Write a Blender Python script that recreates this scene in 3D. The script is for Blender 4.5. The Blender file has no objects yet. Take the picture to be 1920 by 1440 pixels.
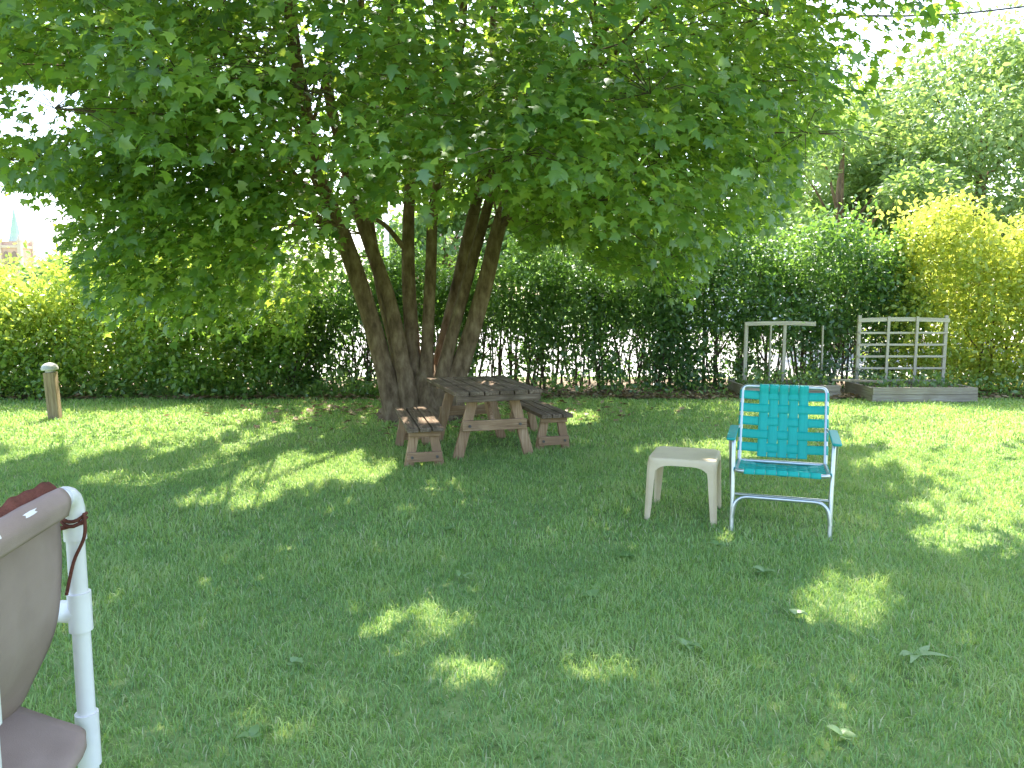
import bpy, bmesh, math, random
import numpy as np
from mathutils import Vector, Matrix
random.seed(11); rng = np.random.default_rng(11)
S = bpy.context.scene; COL = S.collection
FPX = 1442.0; H = 1.34; PITCH = math.radians(6.33)
cp, sp = math.cos(PITCH), math.sin(PITCH)
R = math.radians

# ------------------------------------------------------------------ camera maths (design aid: photo pixel -> place in the garden)
def ray(px, py):
    dx = (px-960)/FPX; dy = (720-py)/FPX
    return Vector((dx, cp+dy*sp, -sp+dy*cp))
def G(px, py, z=0.0):
    d = ray(px, py); t = (z-H)/d.z
    return Vector((d.x*t, d.y*t, z))
def P(px, py, Y):
    d = ray(px, py); t = Y/d.y
    return Vector((d.x*t, Y, H+d.z*t))
def proj(A):
    A = np.asarray(A, float); x = A[:, 0]; y = A[:, 1]; z = A[:, 2]-H
    dep = np.maximum(y*cp - z*sp, .05); up = y*sp + z*cp
    return 960+FPX*x/dep, 720-FPX*up/dep

# ------------------------------------------------------------------ materials
def newmat(name):
    m = bpy.data.materials.new(name); m.use_nodes = True
    nt = m.node_tree; nt.nodes.clear()
    out = nt.nodes.new('ShaderNodeOutputMaterial')
    return m, nt, out
def ramp(nt, cols):
    r = nt.nodes.new('ShaderNodeValToRGB'); e = r.color_ramp.elements
    n = len(cols)
    e[0].position = 0; e[0].color = (*cols[0], 1); e[1].position = 1; e[1].color = (*cols[-1], 1)
    for i in range(1, n-1):
        k = e.new(i/(n-1)); k.color = (*cols[i], 1)
    return r
def noisy(name, cols, scale=5, rough=.8, bump=0.0, stretch=(1, 1, 1), detail=6, spec=.3, metal=0, lo=.3, hi=.7, bscale=None, sheen=0, stain=None):
    m, nt, out = newmat(name); L = nt.links.new
    tc = nt.nodes.new('ShaderNodeTexCoord'); mp = nt.nodes.new('ShaderNodeMapping')
    mp.inputs['Scale'].default_value = stretch; L(tc.outputs['Object'], mp.inputs['Vector'])
    nz = nt.nodes.new('ShaderNodeTexNoise'); nz.inputs['Scale'].default_value = scale; nz.inputs['Detail'].default_value = detail
    nz.inputs['Roughness'].default_value = .62
    L(mp.outputs[0], nz.inputs['Vector'])
    mr = nt.nodes.new('ShaderNodeMapRange'); mr.inputs[1].default_value = lo; mr.inputs[2].default_value = hi
    L(nz.outputs['Fac'], mr.inputs[0])
    rp = ramp(nt, cols); L(mr.outputs[0], rp.inputs[0])
    b = nt.nodes.new('ShaderNodeBsdfPrincipled'); colout = rp.outputs[0]
    if stain:
        n2 = nt.nodes.new('ShaderNodeTexNoise'); n2.inputs['Scale'].default_value = stain[1]; n2.inputs['Detail'].default_value = 4
        L(tc.outputs['Object'], n2.inputs['Vector'])
        m2 = nt.nodes.new('ShaderNodeMapRange'); m2.inputs[1].default_value = .45; m2.inputs[2].default_value = .68
        L(n2.outputs['Fac'], m2.inputs[0])
        mx = nt.nodes.new('ShaderNodeMixRGB'); mx.inputs[2].default_value = (*stain[0], 1)
        L(m2.outputs[0], mx.inputs[0]); L(colout, mx.inputs[1]); colout = mx.outputs[0]
    L(colout, b.inputs['Base Color'])
    b.inputs['Roughness'].default_value = rough; b.inputs['Metallic'].default_value = metal
    b.inputs['Specular IOR Level'].default_value = spec
    if bump:
        bp = nt.nodes.new('ShaderNodeBump'); bp.inputs['Strength'].default_value = bump; bp.inputs['Distance'].default_value = .02
        src = nz
        if bscale:
            src = nt.nodes.new('ShaderNodeTexNoise'); src.inputs['Scale'].default_value = bscale; src.inputs['Detail'].default_value = 8
            L(mp.outputs[0], src.inputs['Vector'])
        L(src.outputs['Fac'], bp.inputs['Height']); L(bp.outputs[0], b.inputs['Normal'])
    L(b.outputs[0], out.inputs[0])
    return m
def leafmat(name, cols, tcols, mix=.45, gloss=.05, grough=.4):
    m, nt, out = newmat(name); L = nt.links.new
    at = nt.nodes.new('ShaderNodeAttribute'); at.attribute_name = 'rnd'
    r1 = ramp(nt, cols); r2 = ramp(nt, tcols); L(at.outputs['Fac'], r1.inputs[0]); L(at.outputs['Fac'], r2.inputs[0])
    d = nt.nodes.new('ShaderNodeBsdfDiffuse'); t = nt.nodes.new('ShaderNodeBsdfTranslucent')
    L(r1.outputs[0], d.inputs[0]); L(r2.outputs[0], t.inputs[0])
    mx = nt.nodes.new('ShaderNodeMixShader'); mx.inputs[0].default_value = mix
    L(d.outputs[0], mx.inputs[1]); L(t.outputs[0], mx.inputs[2])
    g = nt.nodes.new('ShaderNodeBsdfGlossy'); g.inputs['Roughness'].default_value = grough; g.inputs[0].default_value = (.9, .95, 1, 1)
    m2 = nt.nodes.new('ShaderNodeMixShader'); m2.inputs[0].default_value = gloss
    L(mx.outputs[0], m2.inputs[1]); L(g.outputs[0], m2.inputs[2]); L(m2.outputs[0], out.inputs[0])
    return m
def brickmat(name, c1, c2, mortar, scale):
    m, nt, out = newmat(name); L = nt.links.new
    tc = nt.nodes.new('ShaderNodeTexCoord'); mp = nt.nodes.new('ShaderNodeMapping'); mp.inputs['Rotation'].default_value = (R(90), 0, 0)
    L(tc.outputs['Object'], mp.inputs[0])
    b = nt.nodes.new('ShaderNodeTexBrick'); b.inputs['Color1'].default_value = (*c1, 1); b.inputs['Color2'].default_value = (*c2, 1)
    b.inputs['Mortar'].default_value = (*mortar, 1); b.inputs['Scale'].default_value = scale
    L(mp.outputs[0], b.inputs['Vector'])
    p = nt.nodes.new('ShaderNodeBsdfPrincipled'); p.inputs['Roughness'].default_value = .85
    L(b.outputs[0], p.inputs['Base Color']); L(p.outputs[0], out.inputs[0])
    return m

M = {}
M['ground'] = noisy('ground_soil_grass', [(.12, .17, .055), (.20, .28, .085), (.27, .34, .13)], 9, .95, .5, detail=9, bscale=60)
M['soil'] = noisy('soil', [(.09, .062, .042), (.17, .125, .085), (.27, .21, .15)], 7, .95, .6, bscale=40)
M['pave'] = noisy('pavement', [(.30, .30, .29), (.38, .375, .36), (.46, .45, .43)], .8, .9, .1)
M['grass'] = leafmat('grass_blades', [(.15, .275, .085), (.27, .425, .125), (.38, .51, .17), (.54, .54, .32)], [(.24, .43, .075), (.36, .56, .105), (.48, .63, .14), (.59, .60, .28)], .42, .035, .45)
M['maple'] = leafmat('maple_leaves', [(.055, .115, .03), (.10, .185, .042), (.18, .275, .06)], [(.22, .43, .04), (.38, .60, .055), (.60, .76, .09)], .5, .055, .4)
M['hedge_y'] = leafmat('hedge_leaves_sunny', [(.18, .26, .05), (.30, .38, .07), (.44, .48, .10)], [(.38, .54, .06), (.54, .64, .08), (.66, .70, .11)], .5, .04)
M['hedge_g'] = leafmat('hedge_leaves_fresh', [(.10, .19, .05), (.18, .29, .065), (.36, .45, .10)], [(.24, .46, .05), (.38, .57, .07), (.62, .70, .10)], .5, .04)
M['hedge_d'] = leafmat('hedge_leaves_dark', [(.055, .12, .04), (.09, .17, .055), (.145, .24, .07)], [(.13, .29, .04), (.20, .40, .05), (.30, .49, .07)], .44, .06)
M['tree_p'] = leafmat('pale_tree_leaves', [(.15, .23, .09), (.23, .33, .13), (.32, .42, .17)], [(.27, .43, .10), (.38, .54, .13), (.48, .62, .16)], .48, .03)
M['tree_q'] = leafmat('soft_green_tree_leaves', [(.13, .20, .075), (.20, .29, .10), (.28, .37, .13)], [(.26, .43, .08), (.36, .53, .11), (.46, .60, .13)], .48, .03)
M['tree_m'] = leafmat('mid_tree_leaves', [(.09, .16, .05), (.14, .23, .065), (.20, .29, .08)], [(.20, .38, .055), (.29, .48, .07), (.38, .54, .09)], .42, .05)
M['weed'] = leafmat('weed_leaves', [(.12, .22, .06), (.18, .30, .09), (.26, .38, .16)], [(.20, .38, .06), (.28, .45, .09), (.32, .48, .12)], .35, .05)
M['litter'] = leafmat('dry_leaves', [(.15, .095, .05), (.28, .19, .11), (.42, .33, .22)], [(.12, .07, .03), (.2, .13, .06), (.3, .2, .1)], .2, .02)
M['bark'] = noisy('maple_bark', [(.082, .055, .037), (.18, .125, .085), (.30, .225, .16)], 7, .92, .5, (2.2, 2.2, .9), 9, .15, bscale=22)
M['twig'] = noisy('twig_bark', [(.05, .038, .028), (.10, .08, .06)], 12, .9, .3)
M['hstem'] = noisy('hedge_stem_bark', [(.06, .045, .032), (.14, .11, .078)], 14, .9, .3, (1, 1, .3))
for ax, st in (('x', (1.2, 22, 22)), ('y', (22, 1.2, 22)), ('z', (22, 22, 1.2))):
    M['wood_'+ax] = noisy('weathered_boards_'+ax, [(.085, .058, .040), (.20, .142, .10), (.33, .255, .19)], 3.2, .88, .5, st, 8, .2, stain=((.105, .074, .05), 5))
    M['legwood_'+ax] = noisy('brown_legs_'+ax, [(.20, .115, .064), (.38, .24, .14), (.50, .35, .23)], 3.0, .85, .4, st, 8, .2, stain=((.28, .175, .105), 6))
    M['grey_'+ax] = noisy('grey_lath_'+ax, [(.34, .29, .25), (.46, .405, .355), (.57, .51, .46)], 3.0, .9, .3, st, 8, .2)
    M['bed_'+ax] = noisy('bed_boards_'+ax, [(.22, .18, .15), (.34, .29, .245), (.44, .39, .34)], 3.0, .9, .3, st, 8, .2, stain=((.27, .22, .18), 4))
M['bolt'] = noisy('bolt_steel', [(.08, .07, .065), (.2, .18, .17)], 40, .5, 0, metal=.7)
M['alu'] = noisy('aluminium_tube', [(.52, .54, .56), (.66, .67, .68)], 30, .32, 0, metal=.85, spec=.5)
M['teal'] = noisy('teal_webbing', [(.006, .34, .295), (.012, .45, .385)], 5, .5, .25, (160, 1, 1), 2, .35)
M['teal2'] = noisy('teal_plastic', [(.01, .29, .27), (.015, .36, .33)], 8, .4, 0)
M['beige'] = noisy('beige_plastic', [(.66, .52, .345), (.71, .57, .39)], 6, .42, .05, spec=.4, bscale=120, stain=((.61, .475, .315), 7))
M['pvc'] = noisy('white_pvc', [(.72, .705, .70), (.80, .785, .78)], 6, .3, 0, spec=.5, stain=((.68, .66, .645), 9))
M['taupe'] = noisy('taupe_sling', [(.28, .21, .178), (.335, .26, .225)], 4, .85, .15, detail=8, bscale=400, stain=((.255, .192, .162), 6))
M['rust'] = noisy('rust_cloth', [(.10, .032, .022), (.18, .062, .042)], 30, .95, .5, bscale=180)
M['post'] = noisy('bollard_wood', [(.14, .10, .06), (.25, .185, .12), (.32, .255, .175)], 4, .85, .3, (14, 14, 1))
M['cap'] = noisy('bollard_cap_grey', [(.34, .34, .34), (.45, .45, .44)], 12, .45, 0, spec=.4)
M['stone'] = noisy('church_trim', [(.62, .45, .39), (.70, .53, .47)], .6, .9)
M['chbrick'] = brickmat('church_brick', (.60, .32, .26), (.66, .39, .32), (.66, .5, .45), 1.2)  # distance haze is put into these pale pinkish brick tones
M['copper'] = noisy('green_copper', [(.38, .48, .43), (.46, .56, .50)], .8, .6)
M['dark'] = noisy('dark_opening', [(.28, .17, .16), (.34, .23, .21)], 1, .8)
M['brick'] = brickmat('house_brick', (.38, .15, .10), (.46, .2, .14), (.45, .38, .33), 3)
M['siding'] = noisy('white_siding', [(.74, .74, .73), (.82, .82, .81)], 2, .7, .2, (1, 1, 9))
M['roof'] = noisy('grey_shingles', [(.16, .16, .17), (.28, .28, .29)], 6, .9, .3)
M['glass'] = noisy('window_glass', [(.05, .07, .09), (.12, .15, .18)], 2, .12, 0, spec=.6)
M['pole'] = noisy('pale_pole', [(.55, .55, .55), (.7, .7, .7)], 3, .6)
M['wire'] = noisy('dark_wire', [(.015, .015, .015), (.03, .03, .03)], 9, .7)
M['mesh'] = noisy('green_wire', [(.05, .08, .06), (.1, .14, .11)], 9, .5)

# ------------------------------------------------------------------ object helpers
def setp(o, label=None, cat=None, group=None, kind=None):
    if label: o['label'] = label
    if cat: o['category'] = cat
    if group: o['group'] = group
    if kind: o['kind'] = kind
    return o
def thing(name, label, cat, loc=(0, 0, 0), rz=0, group=None):
    o = bpy.data.objects.new(name, None); COL.objects.link(o); o.empty_display_size = .1
    o.location = loc; o.rotation_euler = (0, 0, rz)
    return setp(o, label, cat, group)
def link(name, me, mat, parent=None):
    o = bpy.data.objects.new(name, me); COL.objects.link(o)
    if mat: me.materials.append(mat)
    if parent: o.parent = parent
    return o
def crom(pts, k=6):
    pts = [Vector(p) for p in pts]
    if len(pts) < 3: return pts
    q = [pts[0]*2-pts[1]]+pts+[pts[-1]*2-pts[-2]]; out = []
    for i in range(1, len(q)-2):
        a, b, c, d = q[i-1:i+3]
        for j in range(k):
            t = j/k
            out.append(.5*((2*b)+(c-a)*t+(2*a-5*b+4*c-d)*t*t+(3*b-a-3*c+d)*t**3))
    out.append(pts[-1]); return out
class MB:
    def __init__(s): s.v = []; s.f = []
    def add(s, vs, fs):
        o = len(s.v); s.v += [tuple(v) for v in vs]; s.f += [tuple(i+o for i in f) for f in fs]
    def box(s, c, d, Mx=None):
        x, y, z = d[0]/2, d[1]/2, d[2]/2
        vs = [Vector((sx*x, sy*y, sz*z)) for sz in (-1, 1) for sy in (-1, 1) for sx in (-1, 1)]
        if Mx: vs = [Mx @ v for v in vs]
        c = Vector(c); vs = [v+c for v in vs]
        s.add(vs, [(0, 2, 3, 1), (4, 5, 7, 6), (0, 1, 5, 4), (2, 6, 7, 3), (0, 4, 6, 2), (1, 3, 7, 5)]); return s
    def bar(s, p, q, w, h, up=(0, 0, 1), w2=None, h2=None):
        p, q = Vector(p), Vector(q); d = (q-p).normalized(); up = Vector(up)
        sx = d.cross(up)
        if sx.length < 1e-4: sx = d.cross(Vector((0, 1, 0)))
        sx.normalize(); u = sx.cross(d).normalized(); w2 = w2 or w; h2 = h2 or h
        vs = [p+sx*a*w/2+u*b*h/2 for a, b in ((-1, -1), (1, -1), (1, 1), (-1, 1))]+[q+sx*a*w2/2+u*b*h2/2 for a, b in ((-1, -1), (1, -1), (1, 1), (-1, 1))]
        s.add(vs, [(3, 2, 1, 0), (4, 5, 6, 7), (0, 1, 5, 4), (1, 2, 6, 5), (2, 3, 7, 6), (3, 0, 4, 7)]); return s
    def tube(s, pts, rad, n=8, wob=0):
        pts = [Vector(p) for p in pts]; m = len(pts)
        if not hasattr(rad, '__len__'): rad = [rad]*m
        T = []
        for i in range(m):
            T.append((pts[min(i+1, m-1)]-pts[max(i-1, 0)]).normalized())
        a = T[0].orthogonal().normalized(); vs = []
        ph = random.random()*6
        for i in range(m):
            a = (a-T[i]*a.dot(T[i])).normalized(); b = T[i].cross(a)
            for j in range(n):
                an = 2*math.pi*j/n
                rr = rad[i]*(1+wob*(math.sin(3*an+ph+i*.25)*.6+math.sin(2*an+i*.4+ph)*.5))
                vs.append(pts[i]+(a*math.cos(an)+b*math.sin(an))*rr)
        fs = [(i*n+j, i*n+(j+1) % n, (i+1)*n+(j+1) % n, (i+1)*n+j) for i in range(m-1) for j in range(n)]
        fs += [tuple(range(n-1, -1, -1)), tuple((m-1)*n+j for j in range(n))]
        s.add(vs, fs); return s
    def lathe(s, prof, n=20, c=(0, 0, 0), sx=1, sy=1, fn=None):
        c = Vector(c); vs = []
        for r, z in prof:
            for j in range(n):
                an = 2*math.pi*j/n; k = fn(an, z) if fn else 1
                vs.append(c+Vector((r*k*sx*math.cos(an), r*k*sy*math.sin(an), z)))
        m = len(prof)
        fs = [(i*n+j, i*n+(j+1) % n, (i+1)*n+(j+1) % n, (i+1)*n+j) for i in range(m-1) for j in range(n)]
        fs += [tuple(range(n-1, -1, -1)), tuple((m-1)*n+j for j in range(n))]
        s.add(vs, fs); return s
    def grid(s, fn, nu, nv):
        vs = [fn(i/nu, j/nv) for i in range(nu+1) for j in range(nv+1)]
        fs = [(i*(nv+1)+j, (i+1)*(nv+1)+j, (i+1)*(nv+1)+j+1, i*(nv+1)+j+1) for i in range(nu) for j in range(nv)]
        s.add(vs, fs); return s
    def prism(s, poly, t, Mx):
        n = len(poly); vs = [Mx @ Vector((x, y, 0)) for x, y in poly]+[Mx @ Vector((x, y, t)) for x, y in poly]
        fs = [tuple(range(n-1, -1, -1)), tuple(range(n, 2*n))]+[(i, (i+1) % n, n+(i+1) % n, n+i) for i in range(n)]
        s.add(vs, fs); return s
    def build(s, name, mat, parent=None, smooth=False, bevel=0, off=None, solid=0):
        me = bpy.data.meshes.new(name); vs = s.v
        if off is not None: vs = [(v[0]-off[0], v[1]-off[1], v[2]-off[2]) for v in vs]
        me.from_pydata(vs, [], s.f); me.update()
        if len(s.f) < 6000:
            bm = bmesh.new(); bm.from_mesh(me); bmesh.ops.recalc_face_normals(bm, faces=bm.faces); bm.to_mesh(me); bm.free()
        if smooth:
            me.polygons.foreach_set('use_smooth', [True]*len(me.polygons))
            me.set_sharp_from_angle(angle=R(50))
        o = link(name, me, mat, parent)
        if solid: md = o.modifiers.new('solid', 'SOLIDIFY'); md.thickness = solid; md.offset = 0
        if bevel:
            md = o.modifiers.new('bevel', 'BEVEL'); md.width = bevel; md.segments = 2; md.limit_method = 'ANGLE'; md.angle_limit = R(40)
        return o
def fast(name, V, T, mat, parent=None, rnd=None, off=None):
    me = bpy.data.meshes.new(name); V = np.asarray(V, np.float32).reshape(-1, 3)
    if off is not None: V = V-np.array(off, np.float32)
    T = np.asarray(T, np.int32).reshape(-1, 3); m = len(T)
    me.vertices.add(len(V)); me.vertices.foreach_set('co', np.ascontiguousarray(V, dtype=np.float32).ravel())
    me.loops.add(m*3); me.loops.foreach_set('vertex_index', T.ravel())
    me.polygons.add(m); me.polygons.foreach_set('loop_start', np.arange(0, m*3, 3, dtype=np.int32))
    me.update(calc_edges=True)
    if rnd is not None:
        a = me.attributes.new('rnd', 'FLOAT', 'POINT'); a.data.foreach_set('value', np.asarray(rnd, np.float32))
    return link(name, me, mat, parent)
def unit(A): return A/np.maximum(np.linalg.norm(A, axis=1, keepdims=True), 1e-6)
MAPLE_V = np.array([(0, .42, .05), (0, 0, 0), (.40, .10, -.05), (.27, .32, .02), (.58, .56, -.10), (.24, .60, .02), (0, 1.02, -.12), (-.24, .60, .02), (-.58, .56, -.10), (-.27, .32, .02), (-.40, .10, -.05)])
MAPLE_F = np.array([(0, i, i+1 if i < 10 else 1) for i in range(1, 11)])
OVAL_V = np.array([(0, 0, 0), (.27, .34, .05), (.2, .74, .02), (0, 1, -.08), (-.2, .74, .02), (-.27, .34, .05)])
OVAL_F = np.array([(0, 1, 2), (0, 2, 3), (0, 3, 4), (0, 4, 5)])
DIA_V = np.array([(0, 0, 0), (.3, .45, .06), (0, 1, -.05), (-.3, .45, .06)])
DIA_F = np.array([(0, 1, 2), (0, 2, 3)])
def leaves(name, pos, d, n, size, rnd, tv, tf, mat, parent, off):
    d = unit(d); n = n-d*np.sum(n*d, axis=1, keepdims=True); n = unit(n); b = np.cross(d, n)
    k = len(tv); s = size[:, None, None]
    V = pos[:, None, :]+s*(tv[None, :, 0:1]*b[:, None, :]+tv[None, :, 1:2]*d[:, None, :]+tv[None, :, 2:3]*n[:, None, :])
    T = (np.arange(len(pos))*k)[:, None, None]+tf[None]
    return fast(name, V, T, mat, parent, np.repeat(rnd, k), off)

# ------------------------------------------------------------------ light, sky, camera
SUN_EL, SUN_AZ = R(57), R(6)           # azimuth from +Y towards +X
sd = Vector((math.sin(SUN_AZ)*math.cos(SUN_EL), math.cos(SUN_AZ)*math.cos(SUN_EL), math.sin(SUN_EL)))
w = bpy.data.worlds.new('World'); S.world = w; w.use_nodes = True
nt = w.node_tree; bg = nt.nodes['Background']; sky = nt.nodes.new('ShaderNodeTexSky'); sky.sky_type = 'NISHITA'
sky.sun_disc = False; sky.sun_elevation = SUN_EL; sky.sun_rotation = SUN_AZ; sky.air_density = 1.0; sky.dust_density = 2.5; sky.ozone_density = .6
nt.links.new(sky.outputs[0], bg.inputs[0]); bg.inputs[1].default_value = .75
sl = bpy.data.lights.new('sun', 'SUN'); sl.energy = 17; sl.angle = R(.5); sl.color = (1, .92, .77)
so = bpy.data.objects.new('sun', sl); COL.objects.link(so); so.rotation_euler = sd.to_track_quat('Z', 'Y').to_euler(); so.location = (0, 0, 20)
cam = bpy.data.cameras.new('camera'); cam.sensor_width = 36; cam.lens = 36*FPX/1920; cam.clip_start = .05; cam.clip_end = 3000
co = bpy.data.objects.new('camera', cam); COL.objects.link(co); co.location = (0, 0, H); co.rotation_euler = (R(90)-PITCH, 0, 0); S.camera = co
S.view_settings.view_transform = 'Standard'; S.view_settings.look = 'None'; S.view_settings.exposure = 0

# ------------------------------------------------------------------ ground
def sheet(name, x0, x1, y0, y1, z, mat, edge=None, n=1):
    mb = MB(); mb.grid(lambda u, v: (x0+(x1-x0)*u, y0+(y1-y0)*v+(edge(u) if edge and v < .5 else 0), z), n, 1)
    return setp(mb.build(name, mat), kind='structure')
sheet('ground', -900, 900, -300, 1500, 0, M['ground'])
sheet('soil_bed', -14, 14, 10.2, 12.9, .004, M['soil'], lambda u: .16*math.sin(u*60)+.12*math.sin(u*131+1)+.1*math.sin(u*23), 160)
sheet('pavement', -60, 60, 13.2, 40, .006, M['pave'])

# lawn blades
def blades(n, y0, y1, h, wdt, pw=1.0):
    Y = (rng.random(n)*(y1**(pw+1)-y0**(pw+1))+y0**(pw+1))**(1/(pw+1))
    X = (rng.random(n)*2-1)*(Y*.74+.7)
    cl = np.sin(X*3.1+np.sin(Y*2.3)*1.7)*np.sin(Y*2.7+np.cos(X*1.9)*1.5)
    cl2 = np.sin(X*9.3+Y*3.1)*np.sin(Y*8.1-X*2.2+1)
    hh = h*(.45+.8*rng.random(n)**1.3)*(1+.25*cl+.18*cl2)
    an = rng.random(n)*2*np.pi; lean = (.3+1.0*rng.random(n)**1.2)*hh
    bx, by = np.cos(an), np.sin(an); a2 = an+np.pi/2+rng.normal(0, .5, n); sx, sy = np.cos(a2), np.sin(a2)
    ww = wdt*(.6+.8*rng.random(n))/2
    Z = np.zeros(n)
    b0 = np.stack([X-sx*ww, Y-sy*ww, Z], 1); b1 = np.stack([X+sx*ww, Y+sy*ww, Z], 1)
    mx, my, mz = X+bx*lean*.35, Y+by*lean*.35, hh*.62
    m0 = np.stack([mx-sx*ww*.8, my-sy*ww*.8, mz], 1); m1 = np.stack([mx+sx*ww*.8, my+sy*ww*.8, mz], 1)
    t = np.stack([X+bx*lean, Y+by*lean, hh*(1-.35*rng.random(n))], 1)
    V = np.stack([b0, b1, m0, m1, t], 1)
    rnd = np.clip(.36+.17*cl+.12*cl2+rng.normal(0, .2, n), 0, .86); dry = rng.random(n) < .05; rnd[dry] = .97
    keep = Y < 10.3+.2*np.sin(X*2.3)+.1*np.sin(X*7)
    keep &= ~(((X+1.0)/.5)**2+((Y-8.6)/.42)**2 < 1)
    keep &= ~((X > 4.68) & (X < 6.05) & (Y > 9.88)); keep &= ~((X > 3.1) & (X < 4.45) & (Y > 10.22))
    return V[keep], rnd[keep]
parts = [blades(145000, 1.3, 4.0, .042, .0034), blades(115000, 4.0, 6.8, .042, .0054), blades(90000, 6.8, 10.8, .044, .0095)]
V = np.concatenate([p[0] for p in parts]); rn = np.concatenate([p[1] for p in parts])
T = (np.arange(len(V))*5)[:, None, None]+np.array([(0, 1, 3), (0, 3, 2), (2, 3, 4)])[None]
o = fast('grass', V, T, M['grass'], None, np.repeat(rn, 5)); setp(o, 'green lawn grass covering the whole yard', 'grass', kind='stuff')

# dry leaf litter along the hedge foot
n = 6500; X = rng.uniform(-9, 9, n); Y = 10.15+np.abs(rng.normal(0, .5, n))
near = rng.random(n) < .12; X[near] = -1.0+rng.normal(0, 1.1, near.sum()); Y[near] = 9.0+rng.normal(0, .6, near.sum())
an = rng.random(n)*6.283
o = leaves('leaf_litter', np.stack([X, Y, .02+.03*rng.random(n)], 1), np.stack([np.cos(an), np.sin(an), rng.normal(0, .25, n)], 1), np.stack([rng.normal(0, .35, n), rng.normal(0, .35, n), np.ones(n)], 1), rng.uniform(.05, .10, n), rng.random(n), DIA_V, DIA_F, M['litter'], None, None)
setp(o, 'dry brown fallen leaves on the soil under the hedge', 'fallen leaves', kind='stuff')

# ------------------------------------------------------------------ maple
TR = Vector((-1.02, 8.6, 0))
maple = thing('maple_tree', 'large multi-stemmed maple tree shading the lawn behind the picnic table', 'tree', TR)
mb = MB()
prof = [(.50, -.02), (.45, .05), (.39, .13), (.35, .24), (.32, .36), (.27, .48), (.18, .58), (.06, .63)]
mb.lathe(prof, 36, (-1.02, 8.6, 0), 1.08, .8, lambda a, z: 1+.12*math.sin(5*a+1)*(1.1-z)+.06*math.sin(9*a+z*3)+.05*math.sin(3*a))
mb.build('trunk', M['bark'], maple, True, off=TR)
stem_px = [
    ([(748, 794, 8.38), (720, 690, 8.36), (690, 580, 8.33), (646, 450, 8.25), (600, 340, 8.15), (578, 240, 8.0), (556, 120, 7.9), (540, 0, 7.8), (520, -160, 7.7), (500, -330, 7.6)], .12, .05),
    ([(772, 785, 8.36), (754, 680, 8.36), (732, 570, 8.38), (698, 470, 8.4), (660, 360, 8.4), (638, 270, 8.5), (615, 150, 8.5), (640, 0, 8.6), (650, -170, 8.7)], .10, .042),
    ([(784, 770, 8.5), (774, 650, 8.55), (766, 520, 8.6), (766, 400, 8.65), (768, 320, 8.7), (752, 200, 8.8), (735, 50, 8.9), (720, -120, 9.0)], .095, .04),
    ([(798, 765, 8.45), (801, 640, 8.5), (808, 500, 8.5), (812, 400, 8.5), (824, 330, 8.4), (852, 180, 8.2), (870, 0, 8.0), (880, -200, 7.8)], .08, .036),
    ([(810, 760, 8.7), (834, 640, 8.8), (862, 520, 8.85), (884, 420, 8.9), (908, 330, 8.95), (964, 200, 9.0), (1000, 50, 9.0), (1020, -150, 9.0)], .10, .04),
    ([(826, 775, 8.5), (872, 660, 8.5), (908, 540, 8.45), (932, 440, 8.4), (960, 360, 8.3), (1040, 230, 8.1), (1120, 80, 7.9), (1190, -100, 7.7)], .118, .045),
    ([(816, 770, 8.42), (842, 650, 8.45), (872, 540, 8.5), (900, 440, 8.5), (922, 350, 8.5), (932, 230, 8.6), (925, 80, 8.7), (930, -120, 8.8)], .08, .035),
    ([(766, 778, 8.55), (742, 660, 8.6), (718, 560, 8.65), (700, 460, 8.75), (686, 360, 8.85), (680, 240, 9.0), (676, 100, 9.2), (680, -120, 9.4)], .075, .035),
]
stems = []
for pp, r0, r1 in stem_px:
    pts = crom([P(*q) for q in pp], 5); m = len(pts)
    rad = [(r0+(r1-r0)*(i/(m-1))**.75)*(1+.3*max(0, 1-i/5)) for i in range(m)]
    mb = MB().tube(pts, rad, 14, .06); so_ = mb.build('stem', M['bark'], maple, True, off=TR)
    stems.append((so_, pts, rad))
def limb(si, pp, r0, r1):
    pts = crom([P(*q) for q in pp], 5); m = len(pts)
    MB().tube(pts, [r0+(r1-r0)*i/(m-1) for i in range(m)], 8, .04).build('branch', M['bark'], stems[si][0], True, off=TR)
limb(0, [(610, 372, 8.18), (560, 340, 8.1), (450, 290, 7.9), (330, 205, 7.6), (190, 110, 7.3)], .042, .012)
limb(2, [(765, 475, 8.62), (725, 425, 8.5), (690, 400, 8.3), (640, 330, 8.0)], .034, .014)
limb(5, [(934, 430, 8.38), (1010, 350, 8.0), (1120, 310, 7.6), (1250, 330, 7.2), (1340, 380, 7.0)], .036, .010)
limb(5, [(922, 480, 8.42), (960, 400, 8.6), (1040, 360, 8.9), (1160, 350, 9.2)], .032, .010)

XL = [-300, 0, 60, 110, 160, 220, 300, 560, 620, 650, 950, 1000, 1080, 1150, 1230, 1290, 1330, 1420, 1500, 1560, 1650, 1740, 1800, 2000]
YL = [250, 330, 345, 460, 550, 625, 650, 630, 500, 385, 375, 435, 475, 485, 560, 540, 480, 415, 340, 255, 180, 80, -20, -300]
def ylow(x): return np.interp(x, XL, YL)
C0 = np.array([-.5, 7.9, 4.6]); RR = np.array([5.7, 4.4, 4.2])
hubs = []
tries = 0
while tries < 90000 and len(hubs) < 250:
    tries += 1
    p = C0+(rng.random(3)*2-1)*RR
    q = (p-C0)/RR; r = np.linalg.norm(q)
    if r > 1 or (r < .38 and rng.random() < .8): continue
    px, py = proj(p[None]); px, py = px[0], py[0]
    if py > ylow(px)-35: continue
    fl = 1.2+max(0, (7.4-p[1]))*.38
    if p[2] < fl: continue
    sep = .72 if p[2] < 4.8 else 1.1
    if any(abs(p[0]-h[0]) < sep and np.linalg.norm((p-h)*np.array([1, 1, 1.5])) < sep for h in hubs): continue
    hubs.append(p)
nfree = len(hubs)
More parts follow.
